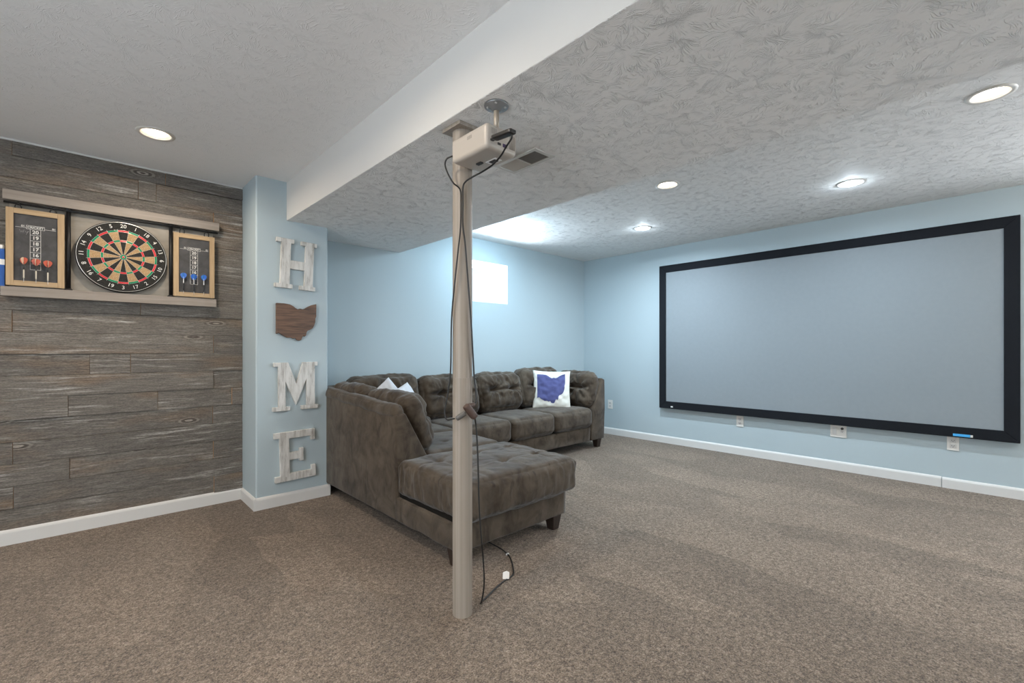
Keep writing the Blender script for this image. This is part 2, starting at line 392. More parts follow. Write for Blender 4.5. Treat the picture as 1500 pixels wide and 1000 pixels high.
# dropped soffit (beam): smooth faces, stamped underside
bm = bmesh.new(); bm_box(bm, XA, XB, Y0, YB, ZS, 2.5, 0.004, 2)
bm.normal_update()
for f_ in bm.faces: f_.material_index = 1 if f_.normal.z < -0.9 else 0
struct(from_bm('trim_1', bm, [M['beam_white'], M['ceiling_stomp']]), 'dropped soffit with stamped plaster underside crossing the room')
# walls
bm = bmesh.new()
for a in ((Y0 - .1, -2.9, 0, 2.52), (-.9, YB + .3, 0, 2.52), (-2.9, -.9, 0, .4), (-2.9, -.9, 2.2, 2.52)): bm_box(bm, XR, XR + .1, a[0], a[1], a[2], a[3])
struct(from_bm('wall_right', bm, M['wall_blue']), 'pale blue wall behind the projection screen')
WX0, WX1, WZ0, WZ1 = 2.90, 3.656, 1.652, 2.110
bm = bmesh.new()
for a in ((1.2, WX0, 0, 2.52), (WX1, XR + .05, 0, 2.52), (WX0, WX1, 0, WZ0), (WX0, WX1, WZ1, 2.52)): bm_box(bm, a[0], a[1], YB, YB + .24, a[2], a[3])
struct(from_bm('wall_back', bm, M['wall_blue']), 'pale blue back wall with the small basement window')
bm = bmesh.new(); bm_box(bm, 0.883, 1.384, YP, YB + .1, 0, 2.45)
ve = [e for e in bm.edges if abs(e.verts[0].co.z - e.verts[1].co.z) > 1 and e.verts[0].co.y < 3.7]
bmesh.ops.bevel(bm, geom=ve, offset=0.012, segments=4, profile=0.5, affect='EDGES')
struct(from_bm('wall_partition', bm, M['wall_blue']), 'pale blue end wall carrying the HOME letters')
wall_left = struct(box('wall_left', X0, 0.9, YW, YW + .12, 0, 2.5, M['leg_wood']), 'feature wall clad in weathered grey wood planks')
bm = bmesh.new()                                     # side wall, opened for the added fill window
for a in ((Y0, -.55, 0, 2.5), (1.55, YB, 0, 2.5), (-.55, 1.55, 0, .3), (-.55, 1.55, 2.2, 2.5)): bm_box(bm, X0 - .1, X0, a[0], a[1], a[2], a[3])
struct(from_bm('wall_side', bm, M['wall_blue']), 'pale blue wall out of view to the left')
bm = bmesh.new()
for a in ((-.55, -.5, .3, 2.2), (1.5, 1.55, .3, 2.2), (-.5, 1.5, .3, .35), (-.5, 1.5, 2.15, 2.2), (.47, .53, .35, 2.15)): bm_box(bm, X0 - .07, X0 - .02, a[0], a[1], a[2], a[3], .004, 1)
w_ = struct(from_bm('added_window_left', bm, M['vinyl_white']), 'added unseen white framed window to the left, for fill light')  # added window, lets fill light onto the left ceiling and beam
for ya, yb in ((-.5, .47), (.53, 1.5)): box('pane', X0 - .05, X0 - .046, ya, yb, .35, 2.15, M['window_glass'], w_)
struct(box('wall_front', X0, XR, Y0 - .1, Y0, 0, 2.5, M['wall_blue']), 'pale blue wall behind the camera')
bm = bmesh.new()
for a in ((-2.9, -2.85, .4, 2.2), (-.95, -.9, .4, 2.2), (-2.85, -.95, .4, .45), (-2.85, -.95, 2.15, 2.2), (-1.93, -1.87, .45, 2.15)): bm_box(bm, XR + .02, XR + .07, a[0], a[1], a[2], a[3], .004, 1)
w_ = struct(from_bm('added_window_right', bm, M['vinyl_white']), 'added unseen white framed window to the right, for fill light')  # added window out of view, brightens the theatre ceiling
for ya, yb in ((-2.85, -1.93), (-1.87, -.95)): box('pane', XR + .046, XR + .05, ya, yb, .45, 2.15, M['window_glass'], w_)

# planks of the feature wall
rows = [(0.080, 0.203)] + [(0.203 + 0.1273 * k, 0.203 + 0.1273 * (k + 1)) for k in range(16)] + [(0.203 + 0.1273 * 16, 2.323)]
joints = {0: [.700, -.62], 1: [-.285, -1.3], 2: [-.052, .696, -.95], 3: [-.287, -1.5], 4: [.693, -.52], 5: [-.058, .376, .812, -1.1], 6: [.696, -.7], 7: [.038, .235, -.9], 8: [.696, -.48],
          9: [-.290, -1.4], 10: [.286, -.8], 11: [.62, -.6], 12: [-.40, -1.3], 13: [.655, -.9], 14: [-.38], 15: [.697, -.7], 16: [.274, .368, -.95], 17: [-.291, .418, -1.2]}
for k, (z0, z1) in enumerate(rows):
    xs = [-1.75] + sorted(joints.get(k, [])) + [0.8825]
    for a, b in zip(xs, xs[1:]):
        t_ = 0.011 + random.random() * 0.0125
        if k == 17 and a > .4: t_ = 0.026
        bm = bmesh.new(); bm_box(bm, a + .0007, b - .0007, YW - t_, YW, z0 + .0006, z1 - .0006, 0.0012, 1)
        bm.normal_update()
        for f_ in bm.faces: f_.material_index = 1 if abs(f_.normal.x) > 0.9 else 0
        from_bm('plank', bm, [M['weathered_wood'], M['raw_pine']], wall_left)

# baseboards: extruded profile with eased top edge
def baseboard(name, p, q, nrm, mat=None, h=0.085, t=0.014):
    """runs from p to q (x,y) on the floor; nrm points into the room"""
    p = Vector((p[0], p[1], 0)); q = Vector((q[0], q[1], 0)); n = Vector((nrm[0], nrm[1], 0))
    prof = [(0, 0), (t, 0), (t, h * .80), (t * .8, h * .90), (t * .45, h * .97), (0, h)]
    bm = bmesh.new()
    A = [bm.verts.new(p + n * a + Vector((0, 0, z))) for a, z in prof]; B = [bm.verts.new(q + n * a + Vector((0, 0, z))) for a, z in prof]
    bm.faces.new(A); bm.faces.new(B[::-1])
    for i in range(len(prof)): bm.faces.new((A[i], B[i], B[(i + 1) % len(prof)], A[(i + 1) % len(prof)]))
    bmesh.ops.recalc_face_normals(bm, faces=bm.faces)
    return struct(from_bm(name, bm, mat or M['trim_white']), 'white painted baseboard')
baseboard('baseboard_left', (-1.75, 3.895), (0.8825, 3.895), (0, -1), h=0.088)
baseboard('baseboard_partition', (0.867, YP), (1.398, YP), (0, -1))
baseboard('baseboard_partition', (0.883, YP - .0135), (0.883, 3.88), (-1, 0))
baseboard('baseboard_partition', (1.384, YP - .0135), (1.384, YB), (1, 0))
baseboard('baseboard_back', (1.40, YB), (XR, YB), (0, -1))
baseboard('baseboard_right', (XR, 0.302), (XR, YB), (-1, 0), h=.086)
baseboard('baseboard_right', (XR, Y0), (XR, 0.298), (-1, 0), h=.083, t=.018)
struct(box('trim_2', -1.75, 0.8825, YW - .022, YW, 2.323, 2.3345, M['trim_white'], bevel=.003), 'thin white trim between plank wall and ceiling')

# ------------------------------------------------------------------ window
win = thing('window_1', (3.278, YB, WZ0), 'small white sliding basement window set deep in the blue wall', 'window'); win['kind'] = 'structure'
yi = 4.135
def reveal(n, *a): box(n, *a, M['vinyl_white'], win)
reveal('jamb', WX0, WX0 + .006, YB - .002, YB + .24, WZ0, WZ1); reveal('jamb', WX1 - .006, WX1, YB - .002, YB + .24, WZ0, WZ1)
reveal('head', WX0 + .006, WX1 - .006, YB - .002, YB + .24, WZ1 - .006, WZ1); reveal('sill', WX0 + .006, WX1 - .006, YB - .002, YB + .24, WZ0, WZ0 + .006)
xm = 3.24
for n, x0_, x1_, yy in (('sash', WX0 + .006, xm + .02, yi + .03), ('sash', xm - .02, WX1 - .006, yi)):
    bm = bmesh.new(); w_ = .03
    for a in ((x0_, x0_ + w_, WZ0 + .006, WZ1 - .006), (x1_ - w_, x1_, WZ0 + .006, WZ1 - .006), (x0_ + w_, x1_ - w_, WZ0 + .006, WZ0 + .036), (x0_ + w_, x1_ - w_, WZ1 - .036, WZ1 - .006)):
        bm_box(bm, a[0], a[1], yy, yy + .03, a[2], a[3], .003, 1)
    s_ = from_bm(n, bm, M['vinyl_white'], win)
    box('pane', x0_ + w_, x1_ - w_, yy + .013, yy + .016, WZ0 + .036, WZ1 - .036, M['window_glass'], s_)
box('latch', xm - .016, xm + .002, yi - .012, yi, 1.84, 1.885, M['vinyl_white'], win, .003)
# window well outside
bm = bmesh.new()
N = 40; prev = None
for i in range(N + 1):
    a = PI * i / N; rr = 0.85 + 0.018 * math.cos(0)
    x = 3.278 - rr * math.cos(a); y = YB + .24 + 0.75 * math.sin(a)
    col_ = [bm.verts.new((x, y, 1.35 + 0.05 * j + 0)) for j in range(24)]
    for j, v_ in enumerate(col_):
        d_ = Vector((math.cos(a), -math.sin(a), 0)) * (0.012 * (j % 2)); v_.co += d_
    if prev:
        for j in range(23): bm.faces.new((prev[j], col_[j], col_[j + 1], prev[j + 1]))
    prev = col_
ww = from_bm('window_well', bm, M['well_white'], None, True)
tag(ww, 'curved pale corrugated window well outside the glass', 'window well'); 
tag(box('gravel_bed', 2.4, 4.15, YB + .24, YB + 1.0, 1.27, 1.335, M['well_white']), 'pale bed at the bottom of the window well', 'gravel')

# ------------------------------------------------------------------ downlights
def downlight(x, y, z, lens, power, color, label, group, side=0.0, drop=0.016, depth=0.022):
    t = thing('recessed_light', (x, y, z), label, 'ceiling light', group)
    bm = lathe_bm([(HR - .004, .010), (HR - .003, 0.0), (HR + .002, -.005), (HR + .018, -.004), (HR + .021, 0.0), (HR + .021, .0005), (HR - .001, .0005)], 40, cap=False)
    bmesh.ops.translate(bm, verts=bm.verts, vec=(x, y, z)); from_bm('trim_ring', bm, M['white_plastic'], t, True)
    bm = lathe_bm([(HR - .004, .001), (HR - .010, depth * .5), (HR - .019, depth), (HR - .019, depth + .05), (0, depth + .05)], 40, cap=False)
    bmesh.ops.translate(bm, verts=bm.verts, vec=(x, y, z)); from_bm('reflector', bm, M['reflector'], t, True)
    bm = lathe_bm([(0, -.008), (.030, -.0065), (.042, -.001), (.046, .008), (.046, depth + .012)], 32, cap=False)
    bmesh.ops.translate(bm, verts=bm.verts, vec=(x, y, z)); from_bm('lens', bm, M[lens], t, True)
    if power:
        a = area_light('lamp_beam', (0, 0, -.0095), (0, 0, 0), 0.066, power, color, spread=170); a.parent = t
    if side:                                           # bulb face standing just below the trim
        d = bpy.data.lights.new('lamp_glow', 'POINT'); d.energy = side; d.color = color; d.shadow_soft_size = 0.030
        a = bpy.data.objects.new('lamp_glow', d); COL.objects.link(a); a.location = (0, 0, -drop); a.parent = t
    return t
downlight(*L_LEFT[0], ZL, 'lens_warm', P_LEFT, WARM, 'warm recessed light above the dartboard', 'recessed ceiling lights')
lab = ['recessed light nearest the window, in the far corner of the ceiling', 'recessed light above the projector side of the screen area, beside the soffit edge', 'large recessed light at the right frame edge beside the soffit',
       'bright recessed light above the left part of the screen', 'bright recessed light above the middle of the screen']
for i, (x, y) in enumerate(L_RIGHT):
    warm = i in (1, 2)
    downlight(x, y, ZR, 'lens_neutral' if warm else 'lens_cool', P_RIGHT * (.6, .8, .3, 2.1, .9)[i], ((0.55, 0.82, 1.0), (0.86, 0.93, 1.0), NEUT, COOL, COOL)[i], lab[i], 'recessed ceiling lights', side=P_RIGHT * (.85, 0, 0, .25, .25)[i], drop=.05 if i == 0 else .014)
for x, y in L_LEFT_UNSEEN: downlight(x, y, ZL, 'lens_warm', P_LEFT, WARM, 'added unseen recessed light on the dartboard side', 'added recessed lights out of view')  # lamps added outside the frame to fill the room
for x, y in L_RIGHT_UNSEEN: downlight(x, y, ZR, 'lens_neutral', P_RIGHT * .15, NEUT, 'added unseen recessed light on the screen side', 'added recessed lights beyond the right frame edge', side=P_RIGHT * .9, drop=.05)  # added lamps, mostly glow, to lift the screen side

# ------------------------------------------------------------------ cushion maker
def groove_d(p, a, b):
    ab = (b[0] - a[0], b[1] - a[1]); t = max(0, min(1, ((p[0] - a[0]) * ab[0] + (p[1] - a[1]) * ab[1]) / (ab[0] ** 2 + ab[1] ** 2 + 1e-9)))
    return math.hypot(p[0] - a[0] - t * ab[0], p[1] - a[1] - t * ab[1]), t
def cushion(name, size, mtx, mat, parent, r=0.05, bulge=(0.02, 0.015, 0.03), dents=(), grooves=(), wr=0.004, wf=9.0, edgewr=0.0, res=44, seed=0, fn=None, pleat=0.0):
    """puffed upholstered block, local +z is the face; dents (x,y,radius_x,radius_y,depth); grooves (a,b,width,depth)"""
    bm = bmesh.new(); bmesh.ops.create_cube(bm, size=2); bmesh.ops.subdivide_edges(bm, edges=bm.edges, cuts=res - 1, use_grid_fill=True)
    hx, hy, hz = (s / 2 for s in size); H = Vector((hx, hy, hz)); r = min(r, hx * .98, hy * .98, hz * .98)
    so = Vector((seed * 7.13, seed * 3.71, seed * 1.37))
    for v in bm.verts:
        p = v.co.copy()
        # denser spacing near the edges
        p = Vector([math.copysign(abs(c) ** 0.85 if abs(c) < 1 else 1, c) for c in p])
        q = Vector((p.x * hx, p.y * hy, p.z * hz)); inn = Vector([max(-(H[i] - r), min(H[i] - r, q[i])) for i in range(3)])
        d = q - inn; nrm = d.normalized() if d.length > 1e-9 else Vector((0, 0, 1))
        q = inn + nrm * r
        u = [max(0.0, 1 - p[i] ** 2) for i in range(3)]
        q.x += math.copysign(1, p.x) * bulge[0] * u[1] * u[2] * abs(p.x) ** 3
        q.y += math.copysign(1, p.y) * bulge[1] * u[0] * u[2] * abs(p.y) ** 3
        q.z += math.copysign(1, p.z) * bulge[2] * u[0] ** .6 * u[1] ** .6 * abs(p.z) ** 3
        if p.z > 0:
            k = p.z
            for (x, y, rx, ry, dep) in dents: q.z -= k * dep * math.exp(-((q.x - x) / rx) ** 2 - ((q.y - y) / ry) ** 2)
            for (a, b, w, dep) in grooves:
                dd, _ = groove_d((q.x, q.y), a, b); q.z -= k * dep * math.exp(-(dd / w) ** 2)
            if pleat:                        # creases radiating from the tufts
                for (x, y, rx, ry, dep) in dents[:6]:
                    dx, dy = q.x - x, q.y - y; dd = math.hypot(dx, dy)
                    if dd < .4: q.z += k * pleat * noise.noise(Vector((math.cos(math.atan2(dy, dx)) * 3.2 + x * 9, math.sin(math.atan2(dy, dx)) * 3.2 + seed, dd * 4))) * 2.2 * math.exp(-(dd / .17) ** 2) * (1 - math.exp(-(dd / .03) ** 2))
        if wr:
            n1 = noise.noise(q * wf + so) * wr + noise.noise(q * wf * 2.7 + so) * wr * .45
            q += nrm * n1
        if edgewr:                           # gathered puckers running down the sides
            s = (1 - abs(p.z)) if True else 0
            e = noise.noise(Vector((q.x * 55, q.y * 55, q.z * 9)) + so) * edgewr * min(1, 1.6 * u[2] + .3 * (abs(p.z) < .98))
            if abs(p.x) > .97 or abs(p.y) > .97: q += Vector((nrm.x, nrm.y, 0)) * e
        if fn: q = fn(q, p)
        v.co = mtx @ q
    return from_bm(name, bm, mat, parent, True)
def MT(loc, rz=0, rx=0, ry=0): return Matrix.Translation(loc) @ Matrix.Rotation(rz, 4, 'Z') @ Matrix.Rotation(ry, 4, 'Y') @ Matrix.Rotation(rx, 4, 'X')

# ------------------------------------------------------------------ sectional sofa
FAB = M['brown_microfibre']
sofa = thing('sectional_sofa', (2.6, 3.0, 0.0), 'dark brown microfibre sectional sofa with tufted chaise along the blue back wall', 'sofa')
SX = 1.372; CX1 = 2.215; CY0 = 1.855; MY0 = 3.13
def soft(bm, amp, freq, seed=0, cuts=0):
    if cuts: bmesh.ops.subdivide_edges(bm, edges=bm.edges, cuts=cuts, use_grid_fill=True)
    bm.normal_update()
    for v in bm.verts: v.co += v.normal * noise.noise(v.co * freq + Vector((seed, 0, 0))) * amp
def upholstered(name, x0, x1, y0, y1, z0, z1, r=.02, seed=1, wr=.003, bulge=(.006, .006, .004), res=26):
    return cushion(name, (x1 - x0, y1 - y0, z1 - z0), MT(((x0 + x1) / 2, (y0 + y1) / 2, (z0 + z1) / 2)), FAB, sofa, r=r, bulge=bulge, wr=wr, wf=7, res=res, seed=seed)
upholstered('chaise_base', SX + .004, CX1, CY0, 2.52, .092, .232, seed=2, wr=.006, r=.010)
box('deck', SX + .022, CX1 - .016, CY0 + .016, 2.50, .20, .262, M['deck_black'], sofa); box('deck', CX1 - .03, 4.18, MY0 + .016, 3.60, .20, .275, M['deck_black'], sofa)
upholstered('side_base', SX + .01, CX1, 2.50, 3.90, .092, .245, seed=3)
upholstered('main_base', CX1 - .02, 4.20, MY0, 3.90, .092, .250, seed=4, wr=.004, r=.010)
# chaise cushion with button tufts joined by seams
cw, cd, ch = 0.868, 0.690, 0.205
cx_, cy_ = 1.814, 2.128
tx = (-.27, 0.0, .27); ty = (-.13, .13)
dn = [(x, y, .032, .032, .022) for x in tx for y in ty]
gr = []
for x in tx:
    gr.append(((x, -.36), (x, .36), .007, .005))
for y in ty: gr.append(((-.46, y), (.46, y), .007, .005))
cushion('chaise_cushion', (cw, cd, ch), MT((cx_ - .004, cy_ - .004, .353)), FAB, sofa, r=.042, bulge=(.006, .022, .022), dents=dn, grooves=gr, wr=.006, wf=8, edgewr=.008, pleat=.004, res=72, seed=5)
# seat cushions
def seat(x0, x1, y0, y1, z0=.262, z1=.462, seed=1, **k):
    return cushion('seat_cushion', (x1 - x0, y1 - y0, z1 - z0), MT(((x0 + x1) / 2, (y0 + y1) / 2, (z0 + z1) / 2)), FAB, sofa, r=.05, bulge=(.004, .018, .022), wr=.005, wf=8, res=40, seed=seed, **k)
seat(1.60, 2.215, 2.445, 3.06, seed=11, dents=[(-.05, -.1, .03, .03, .014), (-.05, .12, .03, .03, .014)], grooves=[((-.32, .12), (.3, .12), .008, .004), ((-.32, -.1), (.3, -.1), .008, .004)])
seat(1.60, 2.29, 3.07, 3.64, seed=12)
seat(2.295, 2.925, 3.085, 3.64, seed=13); seat(2.93, 3.535, 3.085, 3.64, seed=14); seat(3.54, 4.165, 3.085, 3.64, seed=15)
# back frames: wedge section, padded top
def wedge(name, pts, axis, a, b, seed, bev=.016):
    bm = prism_bm(pts, axis, a, b)
    bmesh.ops.bevel(bm, geom=list(bm.edges), offset=bev, segments=3, profile=.5, affect='EDGES')
    return from_bm(name, bm, FAB, sofa, True)

bm = prism_bm([(SX, .092), (1.62, .092), (1.605, .43), (1.436, .735), (SX, .725)], 'y', 2.462, 3.93)
for v in bm.verts:
    if v.co.z > .6: v.co.z += (v.co.y - 2.462) * 0.045
bmesh.ops.bevel(bm, geom=list(bm.edges), offset=.014, segments=3, profile=.5, affect='EDGES')
from_bm('side_back_frame', bm, FAB, sofa, True)
def roll(name, p, q, r, seed, sz=1.0):
    p = Vector(p); q = Vector(q); L = (q - p).length; ax = (q - p).normalized()
    rot = ax.to_track_quat('X', 'Z').to_matrix().to_4x4()
    def fn(c, pp): return c
    return cushion(name, (L, 2 * r, 2 * r * sz), Matrix.Translation((p + q) / 2) @ rot, FAB, sofa, r=r * .95, bulge=(.004, .004, .004), wr=.010, wf=13, res=34, seed=seed)
roll('side_top_roll', (1.408, 2.475, .735), (1.408, 3.90, .80), .042, 21)
wedge('main_back_frame', [(3.93, .092), (3.64, .092), (3.66, .43), (3.84, .76), (3.93, .76)], 'x', 1.45, 4.22, 22)
roll('main_top_roll', (1.45, 3.885, .775), (4.38, 3.885, .775), .042, 23)
# right arm: slanted end like the left one
bm = prism_bm([(4.155, .098), (4.400, .098), (4.418, .45), (4.412, .775), (4.352, .795), (4.195, .43), (4.165, .28)], 'y', 3.105, 3.93)
bmesh.ops.bevel(bm, geom=list(bm.edges), offset=.014, segments=3, profile=.5, affect='EDGES')
from_bm('arm', bm, FAB, sofa, True)
# back cushions: local z = face, local y = up
def back(loc, w, h, th, rz, tilt, seed, crease=True, sag=0.0):
    """rz turns the face: 0 = towards -y"""
    m = Matrix.Translation(loc) @ Matrix.Rotation(rz, 4, 'Z') @ Matrix.Rotation(PI / 2 - tilt, 4, 'X')
    dn = [(-w * .22, .012, .09, .022, .050), (w * .22, .012, .09, .022, .050), (0, .012, w * .36, .016, .020), (-w * .22, .012, .03, .03, .03), (w * .22, .012, .03, .03, .03)] if crease else []
    return cushion('back_cushion', (w, h, th), m, FAB, sofa, r=min(.085, th * .48), bulge=(.012, .016, .045), dents=dn, wr=.013, wf=8.5, edgewr=.004, res=60, seed=seed, pleat=.008)
back((1.92, 3.665, .690), .66, .40, .20, 0, math.radians(14), 31)
back((2.60, 3.665, .672), .67, .40, .20, 0, math.radians(14), 32)
back((3.24, 3.665, .672), .60, .40, .20, 0, math.radians(14), 33)
back((3.86, 3.665, .690), .66, .42, .20, 0, math.radians(14), 34)
LR = math.radians(90)
back((1.575, 2.785, .645), .55, .40, .17, LR, math.radians(22), 35)
back((1.545, 3.335, .665), .54, .40, .17, LR, math.radians(20), 36)
back((4.255, 3.42, .660), .58, .40, .17, -LR, math.radians(14), 37)
# legs
def leg(x, y, top=.040, bot=.026, h=.10):
    bm = bmesh.new()
    a = [bm.verts.new((x + sx * bot, y + sy * bot, 0.0)) for sx, sy in ((-1, -1), (1, -1), (1, 1), (-1, 1))]
    b = [bm.verts.new((x + sx * top, y + sy * top, h)) for sx, sy in ((-1, -1), (1, -1), (1, 1), (-1, 1))]
    bm.faces.new(a[::-1]); bm.faces.new(b)
    for i in range(4): bm.faces.new((a[i], a[(i + 1) % 4], b[(i + 1) % 4], b[i]))
    bmesh.ops.bevel(bm, geom=list(bm.edges), offset=.003, segments=1, affect='EDGES')
    from_bm('leg', bm, M['leg_wood'], sofa)
for x, y in ((2.150, 1.905), (1.42, 1.920), (1.43, 3.84), (2.12, 3.0), (4.335, 3.165), (4.335, 3.84), (2.95, 3.84)): leg(x, y)

# ------------------------------------------------------------------ pillows
OHIO = [(0, .175), (0, .965), (.20, .965), (.33, .945), (.41, .905), (.47, .86), (.52, .835), (.58, .855), (.64, .84), (.70, .855), (.78, .91), (.88, .965), (1, 1), (1, .665),
        (.975, .60), (.975, .52), (.945, .42), (.905, .345), (.84, .30), (.775, .275), (.745, .225), (.735, .15), (.70, .115), (.665, .145), (.635, .09), (.61, .025), (.56, 0), (.50, .02), (.465, .075), (.41, .055), (.35, .085), (.27, .075), (.20, .115), (.13, .15), (.07, .20)]
def pillow(name, size, th, mtx, mat, label, seed, prn=None, corner=.05):
    n = 46; hs = size / 2
    def surf(u, v, s):
        e = (1 - u * u) * (1 - v * v)
        z = s * th / 2 * max(e, 0) ** 0.42
        k = 1 - corner * ((1 - u * u) * v * v + (1 - v * v) * u * u) * 1.0
        p = Vector((u * hs * (1 - corner * (1 - v * v) * abs(u) ** 2), v * hs * (1 - corner * (1 - u * u) * abs(v) ** 2), z))
        p.z += s * .006 * noise.noise(Vector((u * 3, v * 3, seed))) * min(1, e * 3) + .006 * noise.noise(Vector((u * 5, v * 5, seed + 9)))
        return p
    bm = bmesh.new(); G = {}
    for s in (1, -1):
        for i in range(n + 1):
            for j in range(n + 1):
                if s == -1 and (i in (0, n) or j in (0, n)): G[s, i, j] = G[1, i, j]; continue
                G[s, i, j] = bm.verts.new(mtx @ surf(-1 + 2 * i / n, -1 + 2 * j / n, s))
        for i in range(n):
            for j in range(n):
                q = [G[s, i, j], G[s, i + 1, j], G[s, i + 1, j + 1], G[s, i, j + 1]]
                bm.faces.new(q if s == 1 else q[::-1])
    if prn is None: return tag(from_bm(name, bm, mat, None, True), label, 'pillow')
    lo = (mtx @ Vector((0, -hs, 0)))
    t = thing(name, lo, label, 'pillow'); from_bm('cover', bm, mat, t, True)
    poly, (px0, px1, py0, py1), pm = prn
    bm = bmesh.new(); K = 110; V = {}
    def gv(i, j):
        if (i, j) not in V:
            u = px0 + (px1 - px0) * i / K; v = py0 + (py1 - py0) * j / K
            V[i, j] = bm.verts.new(mtx @ (surf(u, v, 1) + Vector((0, 0, .0012))))
        return V[i, j]
    for i in range(K):
        for j in range(K):
            if in_poly((i + .5) / K, (j + .5) / K, poly): bm.faces.new((gv(i, j), gv(i + 1, j), gv(i + 1, j + 1), gv(i, j + 1)))
    o = from_bm('state_print', bm, pm, t, True); o['label'] = 'dark blue Ohio outline printed on the pillow'
    return t
pm_ = Matrix.Translation((3.84, 3.42, .672)) @ Matrix.Rotation(math.radians(-43 + 4), 4, 'Z') @ Matrix.Rotation(math.radians(90 - 13), 4, 'X') @ Matrix.Rotation(math.radians(-2), 4, 'Z')
pillow('throw_pillow', .43, .11, pm_, M['pillow_white'], 'white square throw pillow with a dark blue Ohio outline', 3, (OHIO, (-.80, .70, -.76, .84), M['print_blue']), .055)
m1 = Matrix.Translation((1.76, 3.32, .655)) @ Matrix.Rotation(math.radians(-32), 4, 'Z') @ Matrix.Rotation(math.radians(72), 4, 'X') @ Matrix.Rotation(math.radians(42), 4, 'Z')
pillow('throw_pillow', .36, .10, m1, M['throw_white'], 'plain white throw pillow with one corner pointing up behind the sofa side', 5)
m2 = Matrix.Translation((1.80, 3.08, .655)) @ Matrix.Rotation(math.radians(25), 4, 'Z') @ Matrix.Rotation(math.radians(66), 4, 'X') @ Matrix.Rotation(math.radians(12), 4, 'Z')
pillow('throw_pillow', .38, .13, m2, M['throw_white'], 'plain white rounded throw pillow leaning beside the corner-up pillow', 8)

# ------------------------------------------------------------------ projection screen
scr = thing('projection_screen', (5.06, 1.325, .424), 'large grey projection screen in a black velvet frame on the blue wall', 'projection screen')
SY0, SY1, SZ0, SZ1, FW = -0.128, 2.776, .424, 2.121, .084
xf, xb_ = 5.055, 5.104
box('screen_surface', 5.066, 5.078, SY0 + .04, SY1 - .04, SZ0 + .04, SZ1 - .04, M['screen_fabric'], scr)
def bar(pts):                                   # mitred bar, bevelled front
    bm = prism_bm(pts, 'x', xf, xb_, .004, 2); from_bm('frame_bar', bm, M['screen_black'], scr)
bar([(SY0, SZ1), (SY1, SZ1), (SY1 - FW, SZ1 - FW), (SY0 + FW, SZ1 - FW)]); bar([(SY0, SZ0), (SY0 + FW, SZ0 + FW), (SY1 - FW, SZ0 + FW), (SY1, SZ0)])
bar([(SY0, SZ0), (SY0, SZ1), (SY0 + FW, SZ1 - FW), (SY0 + FW, SZ0 + FW)]); bar([(SY1, SZ0), (SY1 - FW, SZ0 + FW), (SY1 - FW, SZ1 - FW), (SY1, SZ1)])
lg = box('maker_badge', xf - .003, xf, .135, .232, .433, .453, M['logo_blue'], scr, .001); lg['label'] = 'small bright blue badge'
box('badge_end', xf - .0035, xf, .120, .134, .434, .452, M['vent_white'], lg)
box('small_label', xf - .002, xf, 2.600, 2.628, .440, .456, M['tag_white'], scr, .001)

# ------------------------------------------------------------------ wall outlets on the screen wall
def outlet(y, z, label, w=.072, h=.115, double=False):
    t = thing('wall_outlet', (XR - .003, y, z - h / 2), label, 'outlet', 'outlets on the screen wall')
    box('cover_plate', XR - .007, XR - .0005, y - w / 2, y + w / 2, z - h / 2, z + h / 2, M['white_plastic'], t, .002)
    if double:
        box('switch', XR - .010, XR - .006, y + .012, y + .045, z - .035, z + .035, M['trim_white'], t, .002)
        cs = [(y - .030, z)]
    else: cs = [(y, z + .021), (y, z - .021)]
    for cy, cz in cs:
        s = box('socket', XR - .0095, XR - .006, cy - .017, cy + .017, cz - .015, cz + .015, M['trim_white'], t, .003)
        for dy in (-.0065, .0065): box('slot', XR - .0105, XR - .009, cy + dy - .0015, cy + dy + .0015, cz - .002, cz + .007, M['slot_dark'], s)
        box('slot', XR - .0105, XR - .009, cy - .0025, cy + .0025, cz - .0095, cz - .005, M['slot_dark'], s)
    if double:
        bm = lathe_bm([(0.011, 0), (.011, .005), (.006, .0052), (.006, .001)], 20); bmesh.ops.transform(bm, verts=bm.verts, matrix=Matrix.Translation((XR - .006, y - .030, z + .025)) @ Matrix.Rotation(-PI / 2, 4, 'Y'))
        from_bm('coax_port', bm, M['slot_dark'], t)
outlet(3.511, .395, 'white wall outlet between the sofa arm and the screen'); outlet(1.87, .357, 'white wall outlet under the left part of the screen')
outlet(1.0, .366, 'wide white wall plate with a port under the middle of the screen', .125, double=True); outlet(.234, .366, 'white wall outlet below the blue badge of the screen')

# ------------------------------------------------------------------ letters and plaque on the partition
def plate(name, pts, x, z, w, h, mat, label, cat, th=.026, tilt=0.0, bev=.002, group=None):
    bm = prism_bm(pts, 'y', YP - th, YP - .0015)
    bmesh.ops.triangulate(bm, faces=[f for f in bm.faces if len(f.verts) > 4])
    cxm, czm = .5, .5
    m = Matrix.Translation((x + w / 2, 0, z + h / 2)) @ Matrix.Rotation(-tilt, 4, 'Y') @ Matrix.Diagonal((w, 1, h, 1)) @ Matrix.Translation((-.5, 0, -.5))
    bmesh.ops.transform(bm, verts=bm.verts, matrix=m)
    bmesh.ops.recalc_face_normals(bm, faces=bm.faces)
    sharp = [e for e in bm.edges if len(e.link_faces) == 2 and e.calc_face_angle(0) > .2]
    bmesh.ops.bevel(bm, geom=sharp, offset=bev, segments=1, affect='EDGES')
    return tag(from_bm(name, bm, mat), label, cat, group)
Hs = [(0, 0), (.43, 0), (.43, .085), (.355, .085), (.355, .40), (.715, .40), (.715, .085), (.60, .085), (.60, 0), (1, 0), (1, .085), (.93, .085), (.93, .915), (1, .915), (1, 1), (.60, 1), (.60, .915), (.715, .915), (.715, .575), (.355, .575), (.355, .915), (.43, .915), (.43, 1), (0, 1), (0, .915), (.125, .915), (.125, .085), (0, .085)]
